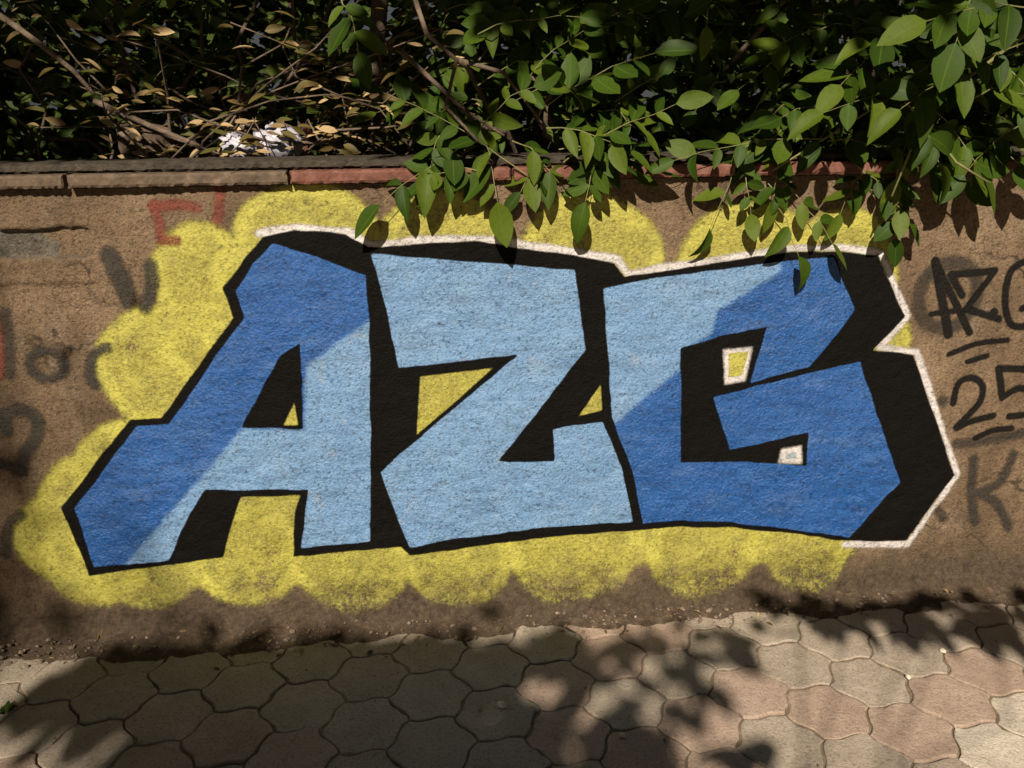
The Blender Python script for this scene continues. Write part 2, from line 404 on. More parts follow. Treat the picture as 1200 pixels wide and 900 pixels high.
QUADS = np.stack([IDX[:-1, :-1].ravel(), IDX[:-1, 1:].ravel(), IDX[1:, 1:].ravel(), IDX[1:, :-1].ravel()], 1)
wall = empty('garden_wall', (0, 0, 0))
tag(wall, 'long brown plastered garden wall with a red clay coping', 'wall')
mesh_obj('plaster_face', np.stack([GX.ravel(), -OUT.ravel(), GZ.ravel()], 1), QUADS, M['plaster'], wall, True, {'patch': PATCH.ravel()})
def boxv(x0, x1, y0, y1, z0, z1):
    V = [(x, y, z) for z in (z0, z1) for y in (y0, y1) for x in (x0, x1)]
    return V, [(0, 1, 3, 2)[::-1], (4, 5, 7, 6), (0, 1, 5, 4), (2, 3, 7, 6)[::-1], (0, 2, 6, 4)[::-1], (1, 3, 7, 5)]
mesh_obj('wall_core', *boxv(WX0, WX1, .02, .26, -.06, Z_TOP - .002), M['plaster'], wall)

def rough_block(x0, x1, y0, y1, z0, z1, seed, amp, top_slope=0, n=(26, 6, 4), rnd=.004):
    """a slab with chipped, slightly rounded edges"""
    r = np.random.default_rng(seed); V, Fc = [], []; idx = {}
    nx, ny, nz = n
    def vert(i, j, k):
        key = (i, j, k)
        if key not in idx:
            fx, fy, fz = i / nx, j / ny, k / nz
            x, y, z = x0 + (x1 - x0) * fx, y0 + (y1 - y0) * fy, z0 + (z1 - z0) * fz
            ext = [(fx in (0, 1)), (fy in (0, 1)), (fz in (0, 1))]
            if sum(ext) >= 2:
                cx, cy, cz = (x0 + x1) / 2, (y0 + y1) / 2, (z0 + z1) / 2; k_ = rnd * (1 + 1.5 * r.random())
                x += math.copysign(k_, cx - x) * ext[0]; y += math.copysign(k_, cy - y) * ext[1]; z += math.copysign(k_, cz - z) * ext[2]
            z += top_slope * (y - y0) * (fz > .5)
            idx[key] = len(V); V.append((x + r.normal(0, amp * .3), y + r.normal(0, amp), z + r.normal(0, amp)))
        return idx[key]
    for i in range(nx):
        for j in range(ny):
            Fc.append((vert(i, j, nz), vert(i + 1, j, nz), vert(i + 1, j + 1, nz), vert(i, j + 1, nz)))
            Fc.append((vert(i, j, 0), vert(i, j + 1, 0), vert(i + 1, j + 1, 0), vert(i + 1, j, 0)))
    for i in range(nx):
        for k in range(nz):
            Fc.append((vert(i, 0, k), vert(i + 1, 0, k), vert(i + 1, 0, k + 1), vert(i, 0, k + 1)))
            Fc.append((vert(i, ny, k), vert(i, ny, k + 1), vert(i + 1, ny, k + 1), vert(i + 1, ny, k)))
    for j in range(ny):
        for k in range(nz):
            Fc.append((vert(0, j, k), vert(0, j, k + 1), vert(0, j + 1, k + 1), vert(0, j + 1, k)))
            Fc.append((vert(nx, j, k), vert(nx, j + 1, k), vert(nx, j + 1, k + 1), vert(nx, j, k + 1)))
    return V, Fc
Z_COP = wp(600, 195)[1] + .001
joints = [WX0] + [wp(x, 205)[0] for x in (-440, -180, 80, 340, 600, 860, 1120, 1380, 1640)] + [WX1]
joints = sorted(j for j in joints if WX0 <= j <= WX1)
for k in range(len(joints) - 1):
    a, b = joints[k] + .0015, joints[k + 1] - .0015
    mt = M['greyclay'] if b < wp(345, 205)[0] else M['clay']
    o = mesh_obj('coping_slab', *rough_block(a, b, -.028, .28, Z_TOP, Z_COP, 40 + k, .0004, 0, (70, 6, 4), .002), mt, wall)
    if mt is M['greyclay']: o['label'] = 'weathered grey brown coping slab'
# a cement cap trowelled over the slabs, set back from their front edge
mesh_obj('cement_cap', *rough_block(WX0, WX1, .006, .25, Z_COP - .004, Z_COP + .028, 77, .0010, .03, (520, 6, 3), .004), M['cement'], wall)

# ------------------------------------------------------------------ spray paint
def sd_poly(P):
    x, z = GX, GZ; d = np.full(x.shape, 1e9); inside = np.zeros(x.shape, bool); n = len(P)
    for i in range(n):
        a, b = P[i], P[(i + 1) % n]; e = b - a
        t = np.clip(((x - a[0]) * e[0] + (z - a[1]) * e[1]) / (e @ e + 1e-12), 0, 1)
        d = np.minimum(d, (x - a[0] - t * e[0]) ** 2 + (z - a[1] - t * e[1]) ** 2)
        c1 = (a[1] > z) != (b[1] > z)
        with np.errstate(divide='ignore', invalid='ignore'):
            xi = a[0] + (z - a[1]) * e[0] / (e[1] if abs(e[1]) > 1e-12 else 1e-12)
        inside ^= c1 & (x < xi)
    d = np.sqrt(d); return np.where(inside, -d, d)
def sd_line(P, r):
    d = np.full(GX.shape, 1e9)
    rr = r if hasattr(r, '__len__') else [r] * len(P)
    for i in range(len(P) - 1):
        a, b = P[i], P[i + 1]; e = b - a
        t = np.clip(((GX - a[0]) * e[0] + (GZ - a[1]) * e[1]) / (e @ e + 1e-12), 0, 1)
        d = np.minimum(d, np.hypot(GX - a[0] - t * e[0], GZ - a[1] - t * e[1]) - (rr[i] * (1 - t) + rr[i + 1] * t))
    return d
def sd_circ(x, y, r):
    c = wp(x, y); return np.hypot(GX - c[0], GZ - c[1]) - r * MPP
def smooth_path(pts, n=6):
    P = [Vector(p) for p in pts]; out = []
    for i in range(len(P) - 1):
        p0, p1, p2, p3 = P[max(i - 1, 0)], P[i], P[i + 1], P[min(i + 2, len(P) - 1)]
        for k in range(n):
            t = k / n
            out.append(.5 * ((2 * p1) + (p2 - p0) * t + (2 * p0 - 5 * p1 + 4 * p2 - p3) * t * t + (3 * p1 - p0 - 3 * p2 + p3) * t ** 3))
    out.append(P[-1]); return [(p.x, p.y) for p in out]
def paint(name, parent, d, off, mat, margin=.008, extra=None, label=None):
    keepv = (d < margin)
    kq = keepv.ravel()[QUADS].any(axis=1); Q = QUADS[kq]
    used, inv = np.unique(Q, return_inverse=True); Q2 = inv.reshape(Q.shape)
    V = np.stack([GX.ravel()[used], -(OUT.ravel()[used] + off), GZ.ravel()[used]], 1)
    at = {'d': d.ravel()[used]}
    if extra: at.update({k: v.ravel()[used] for k, v in extra.items()})
    o = mesh_obj(name, V, Q2, mat, parent, True, at)
    if label: o['label'] = label
    return o
def thing_on_wall(name, x, y, label, cat, group=None):
    p = wp(x, y); o = empty(name, (p[0], 0, p[1])); tag(o, label, cat, group); return o

g = thing_on_wall('graffiti_mural', 600, 640, 'big blue AZG graffiti with black block shadow on a yellow bubble cloud', 'graffiti')
# letters
A_out = [(320, 286), (345, 293), (429, 322), (433, 380), (434, 633), (400, 637), (353, 642), (362, 573), (240, 572), (223, 602), (197, 657), (110, 664), (88, 595), (160, 500), (198, 497), (286, 371), (276, 340), (300, 306)]
A_ctr = [(353, 399), (356, 503), (282, 501), (293, 480), (328, 417)]
A_light = [(460, 362), (400, 397), (360, 428), (357, 503), (284, 501), (247, 547), (200, 600), (145, 665), (200, 690), (460, 690)]
Z_out = [(435, 297), (500, 301), (560, 307), (673, 317), (680, 365), (687, 410), (640, 470), (582, 540), (651, 541), (647, 503), (707, 493), (730, 551), (742, 612), (690, 614), (620, 620), (540, 630), (480, 641), (446, 553), (490, 514), (540, 472), (605, 417), (540, 424), (467, 431), (453, 367)]
G_out = [(707, 338), (760, 328), (800, 322), (915, 307), (977, 302), (1002, 363), (948, 430), (880, 448), (900, 382), (843, 394), (798, 408), (799, 541), (870, 541), (945, 546), (947, 507), (855, 528), (835, 465), (950, 438), (1008, 425), (1030, 495), (1053, 565), (994, 629), (900, 616), (850, 611), (800, 610), (753, 614), (740, 550), (717, 490), (712, 420)]
G_light = [(690, 320), (800, 300), (918, 295), (914, 318), (840, 365), (834, 392), (798, 410), (797, 432), (755, 466), (720, 496), (690, 490)]
WOB = vnoise(GX, GZ, .06, 61, 2) * .007 + vnoise(GX, GZ, .22, 62, 1) * .006      # the hand's wobble
dA = WOB + np.maximum(sd_poly(wpoly(A_out)), -sd_poly(wpoly(A_ctr)))
dZ = WOB + sd_poly(wpoly(Z_out)); dG = WOB + sd_poly(wpoly(G_out))
lA, lG = sd_poly(wpoly(A_light)), sd_poly(wpoly(G_light)); lZ = np.full(GX.shape, -.5)
# black outline and block shadow
B_out = [(290, 300), (308, 277), (345, 270), (405, 274), (432, 291), (490, 285), (557, 283), (633, 294), (720, 308), (732, 325), (800, 315), (930, 294), (985, 295), (1030, 299), (1060, 371), (1023, 411), (1071, 416), (1095, 490), (1117, 556), (1061, 632), (994, 633), (940, 626), (860, 618), (800, 617), (748, 621), (620, 631), (480, 650), (470, 640), (440, 641), (400, 646), (343, 653), (346, 600), (352, 580), (283, 581), (275, 602), (261, 653), (197, 662), (104, 675), (73, 594), (120, 532), (153, 493), (188, 490), (230, 433), (274, 372), (263, 337)]
holes = [[(492, 441), (578, 431), (530, 474), (488, 509)], [(704, 450), (706, 481), (678, 488)], [(345, 471), (350, 498), (332, 498)]]
sq = [(848, 410), (882, 407), (873, 446), (849, 450)]; sq_in = [(854, 414), (877, 412), (869, 440), (854, 442)]
wsq = [(915, 526), (938, 522), (939, 543), (912, 542)]; wsq_in = [(921, 531), (932, 529), (932, 536), (920, 536)]
dB = sd_poly(wpoly(B_out)) + vnoise(GX, GZ, .07, 63, 2) * .008
for h in holes: dB = np.maximum(dB, -sd_poly(wpoly(h)))
# yellow cloud of overlapping sprayed discs
bub = [(362, 293, 76), (520, 304, 76), (693, 317, 85), (870, 325, 84), (985, 300, 56), (245, 330, 62), (300, 330, 45), (186, 430, 70), (240, 400, 50), (150, 560, 66), (105, 595, 62), (78, 632, 60), (112, 656, 62), (165, 652, 70), (288, 652, 68), (410, 648, 76), (534, 648, 70), (672, 634, 84), (826, 634, 74), (948, 634, 64), (1045, 400, 26), (1022, 320, 34)]
dY = sd_poly(wpoly([(300, 300), (700, 330), (1000, 320), (1040, 400), (1000, 648), (890, 660), (760, 660), (590, 668), (475, 680), (345, 686), (230, 690), (100, 690), (110, 560)]))
rn = np.random.default_rng(12); RING = np.full(GX.shape, 1.0)
for b_ in bub:
    c_ = wp(b_[0], b_[1]); an = np.arctan2(GZ - c_[1], GX - c_[0]); ph = rn.random(3) * 6.28
    db = np.hypot(GX - c_[0], GZ - c_[1]) - b_[2] * MPP * (1 + .045 * np.sin(2 * an + ph[0]) + .03 * np.sin(3 * an + ph[1]) + .02 * np.sin(5 * an + ph[2]))
    dY = np.minimum(dY, db); RING = np.minimum(RING, np.abs(db + .022) + vnoise(GX, GZ, .09, 66, 2) * .03)
paint('yellow_cloud', g, dY, .0008, M['yellow'], .030, extra={'ring': RING})
W_line = [(303, 273), (345, 268), (405, 271), (433, 288), (490, 282), (557, 279), (633, 290), (724, 304), (735, 321), (800, 311), (930, 291), (985, 290), (1034, 297), (1064, 371), (1031, 408), (1075, 413), (1099, 490), (1121, 556), (1063, 637), (990, 637)]
paint('white_outline', g, sd_line(wpoly(W_line), [4.2 * MPP] * len(W_line)) + vnoise(GX, GZ, .08, 64, 2) * .012, .0014, M['white'], .012)
paint('black_outline', g, dB, .0021, M['black'], label='black outline and block shadow around the letters')
for d_, l_, lab in ((dA, lA, 'letter A, dark blue above and light blue below'), (dZ, lZ, 'light blue letter Z'), (dG, lG, 'letter G, light blue at its upper left and dark blue elsewhere')):
    paint('letter', g, d_, .0028, M['blue'], extra={'lm': l_}, label=lab)
for P, n1, Pi in ((sq, 'highlight', sq_in), (wsq, 'highlight', wsq_in)):
    h = paint(n1, g, sd_poly(wpoly(P)), .0035, M['white'])
    if P is sq: paint('yellow_fill', h, sd_poly(wpoly(Pi)), .0042, M['yellow_in'])
    else: paint('pale_blue_fill', h, sd_poly(wpoly(Pi)), .0042, M['paleblue'])

def stroke(name, parent, pts, r, mat, off, label=None, curve=True, margin=.014):
    P = smooth_path(pts) if curve and len(pts) > 2 else pts
    return paint(name, parent, sd_line(wpoly(P), r * MPP), off, mat, margin, label=label)
t = thing_on_wall('graffiti_tag', 1150, 500, 'black handwritten AZG 25 tag with underlines right of the mural', 'graffiti')
K = M['tagblack']
dd = lambda pts, r, c=True: sd_line(wpoly(smooth_path(pts) if c and len(pts) > 2 else pts), r * MPP)
paint('letter', t, np.minimum(np.minimum(dd([(1097, 306), (1112, 392)], 5.2), dd([(1099, 310), (1137, 390)], 4.2, False)), dd([(1091, 368), (1140, 362)], 3, False)), .0022, K, .014, label='slim black letter A')
paint('letter', t, np.minimum(dd([(1128, 346), (1115, 322), (1167, 317), (1133, 362), (1172, 374)], 4, False), sd_circ(1166, 366, 5)), .0028, K, .014, label='black letter Z')
paint('letter', t, dd([(1202, 306), (1186, 317), (1179, 345), (1182, 372), (1192, 383), (1212, 378), (1218, 358), (1200, 362)], 4), .0022, K, .014, label='black letter G')
stroke('underline', t, [(1113, 415), (1145, 403), (1182, 399)], 3.2, K, .0022)
stroke('underline', t, [(1134, 424), (1158, 417)], 3.2, K, .0022)
stroke('digit', t, [(1117, 472), (1124, 449), (1141, 443), (1152, 454), (1146, 474), (1120, 500), (1136, 494), (1164, 487)], 4, K, .0022, label='black digit 2')
paint('digit', t, np.minimum(dd([(1212, 433), (1171, 432), (1175, 466), (1175, 466)], 4.2, False), dd([(1175, 466), (1196, 455), (1214, 465), (1206, 484), (1183, 488)], 4)), .0022, K, .014, label='black digit 5')
stroke('underline', t, [(1143, 513), (1165, 504), (1186, 502)], 3.6, K, .0022)
t = thing_on_wall('graffiti_tag', 1110, 360, 'faded grey sprayed ring under the handwritten black letters', 'graffiti')
paint('ring', t, np.abs(np.hypot((GX - wp(1112, 347)[0]) / .92, GZ - wp(1112, 347)[1]) - 39 * MPP) - 8 * MPP, .0010, M['tagghost'], .02)
t = thing_on_wall('graffiti_tag', 1160, 600, 'faded grey letter K below the handwritten 25', 'graffiti')
paint('letter', t, np.minimum(dd([(1141, 538), (1139, 575), (1143, 612)], 5.5), np.minimum(dd([(1188, 533), (1172, 565), (1145, 578)], 5.5), dd([(1145, 578), (1168, 590), (1182, 618)], 5.5))), .0014, M['tagfade'], .02)
stroke('stroke', t, [(1120, 520), (1150, 517), (1200, 508)], 6, M['tagghost'], .0010, margin=.02)
paint('blot', t, sd_circ(1105, 470, 7), .0010, M['tagghost'], .02)
paint('blot', t, dd([(1100, 598), (1106, 608)], 5), .0010, M['tagghost'], .02)
t = thing_on_wall('graffiti_tag', 60, 440, 'blurred faded black curved scribbles left of the yellow cloud', 'graffiti')
paint('letter', t, np.abs(np.hypot((GX - wp(55, 428)[0]) / 1.1, GZ - wp(55, 428)[1]) - 16 * MPP) - 4.5 * MPP, .0012, M['tagfade'], .02)
stroke('letter', t, [(124, 408), (108, 418), (104, 440), (110, 452)], 5.5, M['tagfade'], .0012, margin=.02)
stroke('letter', t, [(80, 410), (74, 420), (74, 436)], 4, M['tagfade'], .0012, margin=.02)
stroke('letter', t, [(6, 366), (10, 400), (13, 440)], 5, M['tagghost'], .0012, margin=.02)
stroke('letter', t, [(8, 505), (6, 488), (22, 480), (42, 490), (42, 512), (28, 535), (24, 552)], 7, M['tagfade'], .0012, margin=.02)
stroke('letter', t, [(24, 552), (8, 545), (-8, 542)], 6, M['tagfade'], .0016, margin=.02)
stroke('letter', t, [(24, 604), (10, 618), (6, 650)], 6, M['tagghost'], .0012, margin=.02)
t = thing_on_wall('graffiti_tag', 150, 330, 'two smudged black sprayed strokes beside the yellow cloud', 'graffiti')
stroke('stroke', t, [(128, 300), (140, 325), (152, 352)], 10, M['tagfade'], .0012, margin=.02)
stroke('stroke', t, [(176, 312), (178, 336), (170, 360)], 7, M['tagfade'], .0012, margin=.02)
t = thing_on_wall('graffiti_tag', 200, 250, 'faded red sprayed strokes above the yellow cloud', 'graffiti')
stroke('stroke', t, [(180, 240), (188, 270), (190, 300)], 5, M['tagred'], .0005, margin=.02)
stroke('stroke', t, [(180, 242), (210, 240), (230, 243)], 5, M['tagred'], .0009, margin=.02)
stroke('stroke', t, [(257, 222), (257, 246), (253, 262)], 5, M['tagred'], .0005, margin=.02)
stroke('stroke', t, [(190, 282), (207, 282)], 5, M['tagred'], .0012, margin=.02)
t = thing_on_wall('graffiti_tag', 2, 420, 'thin faded red stroke by the grey ledge in the plaster', 'graffiti')
stroke('stroke', t, [(-4, 365), (2, 400), (0, 440)], 5, M['tagred'], .0008, margin=.02)

# ------------------------------------------------------------------ soil and gravel along the foot of the wall
xs, ys = np.meshgrid(np.arange(-3.2, 3.2, .012), np.linspace(-.17, -.0, 18))
prof = np.clip((ys + .125 + vnoise(xs, ys * 0, .16, 31, 3) * .12) / .12, -.2, 1)
zs = prof * .035 + vnoise(xs, ys, .03, 32, 3) * .022 * np.clip(prof + .2, 0, 1) - .006
ii = np.arange(xs.size).reshape(xs.shape)
mesh = mesh_obj('soil_strip', np.stack([xs.ravel(), ys.ravel(), zs.ravel()], 1), np.stack([ii[:-1, :-1].ravel(), ii[:-1, 1:].ravel(), ii[1:, 1:].ravel(), ii[1:, :-1].ravel()], 1), M['soil'], None, True)
tag(mesh, kind='structure')
def pebble(r_, seed):
    rr = np.random.default_rng(seed)
    V = [(0, 0, 1), (0, 0, -.6)]
    for zz, rad in ((.55, .75), (-.1, 1), (-.5, .6)):
        for k in range(5):
            a = 2 * math.pi * k / 5 + zz; q = rad * rr.uniform(.7, 1.2); V.append((q * math.cos(a), q * math.sin(a) * .75, zz * rr.uniform(.7, 1.1)))
    Fc = []
    for k in range(5):
        j = (k + 1) % 5; Fc += [(0, 2 + k, 2 + j), (2 + k, 7 + k, 7 + j, 2 + j), (7 + k, 12 + k, 12 + j, 7 + j), (12 + k, 1, 12 + j)]
    return [(x * r_, y * r_, z * r_ * .7) for x, y, z in V], Fc
parts = []
def put_peb(x, y, z, r_, seed):
    V, Fc = pebble(r_, seed); a = random.uniform(0, 6.28); c_, s_ = math.cos(a), math.sin(a)
    parts.append(([(x + p[0] * c_ - p[1] * s_, y + p[0] * s_ + p[1] * c_, z + p[2]) for p in V], Fc))
clumps = [-1.45, -1.25, -.95, -.62, -.5, -.1, .35, .5, .78, 1.05, 1.3]
for k in range(650):
    x = random.gauss(random.choice(clumps), .09) if random.random() < .6 else random.uniform(-3, 3)
    o_ = abs(random.gauss(.085, .03)); put_peb(x, -o_, max(.002, .035 - (o_ - .02) * .36), min(.011, random.expovariate(1 / .0032) + .0015), k % 40)
for k in range(420):
    x, o_ = random.uniform(-2.5, 2.5), .15 + random.random() * 1.6; put_peb(x, -o_, .001, min(.006, random.expovariate(1 / .0014) + .0008), k % 40)
tag(mesh_obj('gravel', *join(parts), M['gravel']), 'loose gravel and crumbs along the foot of the wall', 'gravel', kind='stuff')
def stone(px, py, r_, seed, label, mat='stone', name='stone_chip'):
    p = at_ground(px, py); V, Fc = pebble(r_, seed)
    o = mesh_obj(name, V, Fc, M[mat]); o.location = (p.x, p.y, r_ * .38); o.rotation_euler = (0, 0, seed); return tag(o, label, 'stone')
stone(588, 828, .017, 3, 'pale angular stone chip lying on a shaded paver')
stone(1104, 764, .013, 5, 'whitish stone in the joint between two lit pavers')
stone(1064, 795, .012, 8, 'small pale stone wedged beside a triangular paver chip')
stone(729, 863, .010, 9, 'small cream stone chip in the dappled shade')
stone(874, 710, .014, 11, 'rounded brown pebble at the edge of the soil strip', 'gravel')
stone(691, 726, .010, 12, 'whitish pebble in the soil at the foot of the wall')

# ------------------------------------------------------------------ leaves
def leaf_arrays(width=.42, fold=.16, curl=.18, n=6, seed=0):
    rr = random.Random(seed); V, mid = [], []
    for i in range(n + 1):
        t = i / n; wd = width * .5 * (math.sin(math.pi * min(1, t ** .82)) ** .8 if 0 < t < 1 else 0.0)
        zc = -curl * t * t + .02 * math.sin(5 * t + seed)
        for s in (-1, 0, 1):
            if s and wd == 0: continue
            V.append((t, s * wd, zc + abs(s) * wd * fold * 2)); mid.append(s * 1.0)
    Fc = []; r = lambda i: 1 + (i - 1) * 3
    Fc += [(0, r(1) + 1, r(1)), (0, r(1) + 2, r(1) + 1)]
    for i in range(1, n - 1):
        a, b = r(i), r(i + 1)
        Fc += [(a, a + 1, b + 1), (a, b + 1, b), (a + 1, a + 2, b + 2), (a + 1, b + 2, b + 1)]
    e = len(V) - 1; a = r(n - 1); Fc += [(a, a + 1, e), (a + 1, a + 2, e)]
    return np.array(V, dtype=float), np.array(Fc), np.array(mid)
SHAPES = [leaf_arrays(.50, .14, .14, 6, 1), leaf_arrays(.44, .22, .24, 6, 2), leaf_arrays(.54, .10, .08, 6, 3), leaf_arrays(.46, .34, .42, 6, 4), leaf_arrays(.56, .05, -.10, 6, 9)]
NARROW = [leaf_arrays(.30, .2, .10, 5, 5), leaf_arrays(.36, .30, .2, 5, 6), leaf_arrays(.34, .12, -.08, 5, 7), leaf_arrays(.42, .25, .14, 5, 8)]
def leaf_mesh(shape, mat):
    V, Fc, mid = shape
    me = bpy.data.meshes.new('leaf'); me.from_pydata(V.tolist(), [], Fc.tolist()); me.materials.append(mat)
    a = me.attributes.new('mid', 'FLOAT', 'POINT'); a.data.foreach_set('value', mid.astype(np.float32))
    me.polygons.foreach_set('use_smooth', np.ones(len(me.polygons), dtype=bool)); return me
LM = {k: [leaf_mesh(s, M[k]) for s in SHAPES] for k in ('leaf', 'leafdark')}
LM['leafdry'] = [leaf_mesh(s, M['leafdry']) for s in NARROW]
def frame(p, d, nrm, size):
    d = Vector(d).normalized(); nrm = Vector(nrm); y = nrm.cross(d)
    if y.length < 1e-4: y = d.orthogonal()
    y.normalize(); z = d.cross(y)
    return Matrix(((d.x * size, y.x * size, z.x * size, p[0]), (d.y * size, y.y * size, z.y * size, p[1]), (d.z * size, y.z * size, z.z * size, p[2]), (0, 0, 0, 1)))
class Plant:
    """collects leaves: the first `limit` are objects, the rest one joined part"""
    def __init__(s, root, kind, limit=290):
        s.root, s.kind, s.limit, s.n, s.rest = root, kind, limit, 0, []; s.stalks = []
    def leaf(s, M4, single=True, parent=None):
        if single and s.n < s.limit:
            o = bpy.data.objects.new('leaf', random.choice(LM[s.kind])); o.parent = parent or s.root
            o.matrix_parent_inverse = world_of(o.parent).inverted(); o.matrix_basis = M4; C.objects.link(o); s.n += 1
        else: s.rest.append(M4)
    def finish(s):
        shapes = NARROW if s.kind == 'leafdry' else SHAPES
        if s.rest:
            Vs, Fs, ms, rs = [], [], [], []; b = 0
            for k, M4 in enumerate(s.rest):
                V, Fc, mid = shapes[k % len(shapes)]; A = np.array(M4)
                Vs.append(V @ A[:3, :3].T + A[:3, 3]); Fs.append(Fc + b); ms.append(mid); rs.append(np.full(len(V), random.random())); b += len(V)
            o = mesh_obj('foliage', np.concatenate(Vs), np.concatenate(Fs), M[s.kind], s.root, True, {'mid': np.concatenate(ms), 'rnd': np.concatenate(rs)})
            o['kind'] = 'stuff'
        if s.stalks:
            o = mesh_obj('leaf_stalks', *join(s.stalks), M['twig'], s.root); o['kind'] = 'stuff'
def compound(pl, p0, p1, pairs=4, size=.085, face=(0, -.75, .65), sag=.02, single=True, stalk=.0022, jitter=.5):
    """a pinnate leaf: stalk from p0 to p1 with pairs of leaflets and one at the tip"""
    pts = wander(p0, p1, 5, .004, sag); tb = tube(pts, [stalk * (1 - .12 * i) for i in range(6)], 4); par = None
    if single and pl.n + 2 * pairs + 1 <= pl.limit: par = mesh_obj('leaf_stalk', *tb, M['twig'], pl.root)
    else: pl.stalks.append(tb); single = False
    f = Vector(face); d = (Vector(p1) - Vector(p0)).normalized()
    side = f.cross(d); side = side.normalized() if side.length > 1e-4 else d.orthogonal()
    L = len(pts) - 1
    for k in range(pairs):
        t = (.25 + .7 * k / max(1, pairs - .3)) * L; i = min(int(t), L - 1); p = pts[i].lerp(pts[i + 1], t - i)
        for s_ in (-1, 1):
            if random.random() < .07: continue
            dr = d * random.uniform(.35, .75) + side * s_ * random.uniform(.7, 1) + Vector((0, 0, random.uniform(-.38, .08)))
            nr = f + Vector((random.gauss(0, jitter), random.gauss(0, jitter), random.gauss(0, jitter * .7)))
            pl.leaf(frame(p, dr, nr, size * random.uniform(.55, 1.25)), single, par)
    pl.leaf(frame(pts[-1], d + Vector((0, 0, -.25)), f + Vector((random.gauss(0, .4),) * 3), size * random.uniform(.95, 1.3)), single, par)

def branch(root, pts, r0, r1, name='branch', sides=7, mat='bark'):
    n = len(pts); return mesh_obj(name, *tube(pts, [r0 + (r1 - r0) * i / (n - 1) for i in range(n)], sides), M[mat], root, True)

# garden soil behind the wall
xs, ys = np.meshgrid(np.linspace(-9, 9, 90), np.linspace(.26, 9, 60))
zs = 1.36 + vnoise(xs, ys, .6, 51, 3) * .12 - .02 * ys * 0
ii = np.arange(xs.size).reshape(xs.shape)
tag(mesh_obj('garden_soil', np.stack([xs.ravel(), ys.ravel(), zs.ravel()], 1), np.stack([ii[:-1, :-1].ravel(), ii[:-1, 1:].ravel(), ii[1:, 1:].ravel(), ii[1:, :-1].ravel()], 1), M['soil'], None, True), kind='structure')

SOILZ = 1.36
# ---- shrub in the middle, its leaves hang over the coping
r1 = empty('leafy_shrub', at_out(650, 190, -.55)); r1.location.z = SOILZ - .05
tag(r1, 'green shrub with large paired leaflets spilling over the red coping above the letter Z', 'shrub')
p1 = Plant(r1, 'leaf')
def spray(pl, a, b, oa, ob, pairs=4, size=.085, **kw):
    if max(a[1], b[1]) > 195: oa, ob = oa * .4, ob * .4
    compound(pl, at_out(*a, oa), at_out(*b, ob), pairs, size, **kw)
base1 = Vector(r1.location)
for a, b, oa, ob, pr_, sz in [
    ((618, 205), (448, 108), .10, .16, 6, .092), ((560, 165), (446, 240), .10, .17, 3, .105), ((570, 170), (583, 236), .12, .16, 3, .105),
    ((640, 125), (768, 62), .00, .12, 4, .10), ((660, 190), (792, 122), .05, .12, 4, .09), ((640, 150), (735, 178), .05, .10, 4, .085),
    ((705, 180), (686, 236), .12, .18, 3, .095), ((655, 175), (762, 196), .08, .16, 4, .085), ((560, 155), (625, 102), .02, .06, 3, .085),
    ((600, 165), (655, 214), .08, .10, 4, .085), ((520, 160), (500, 205), .10, .12, 3, .085), ((600, 120), (690, 90), -.1, .0, 4, .085),
    ((620, 90), (700, 30), -.1, .0, 4, .085), ((660, 70), (740, 10), -.1, .0, 4, .09), ((560, 200), (500, 215), .12, .14, 3, .08),
    ((700, 130), (745, 150), .0, .08, 3, .09), ((680, 200), (740, 205), .08, .10, 3, .085), ((640, 200), (610, 225), .08, .10, 2, .08),
    ((720, 120), (790, 90), -.05, .05, 3, .09), ((560, 100), (640, 70), -.2, -.1, 4, .08), ((690, 150), (660, 100), -.02, .05, 3, .085),
    ((400, 0), (420, 60), .05, .1, 3, .10), ((560, 40), (680, 20), -.1, 0, 4, .08)]:
    spray(p1, a, b, oa, ob, pr_, sz)
stems = [((480, -20), (500, 40), (535, 70), (522, 125), (560, 165)), ((535, 70), (590, 85), (640, 150)), ((470, 60), (545, 130), (600, 165)), ((620, 90), (650, 150), (705, 180))]
for k, st in enumerate(stems):
    pts = [at_out(x, y, -.12 - .05 * k + .05 * i) for i, (x, y) in enumerate(st)]
    branch(r1, pts, .008, .004)
for tx, ty in ((535, 70), (545, 130), (620, 90), (660, 190), (640, 125)):
    branch(r1, wander(base1, at_out(tx, ty, -.1), 5, .03, .06), .016, .006)
for k in range(60):
    q = at_out(random.uniform(500, 800), random.uniform(-60, 195), -random.uniform(.15, .8))
    a = random.uniform(-.6, 3.7); ln = random.uniform(.14, .26)
    compound(p1, q, q + Vector((math.cos(a) * ln, -random.uniform(.0, .12), -abs(math.sin(a)) * ln * .4)), 4, random.uniform(.06, .09), single=random.random() < .25)
p1.finish()

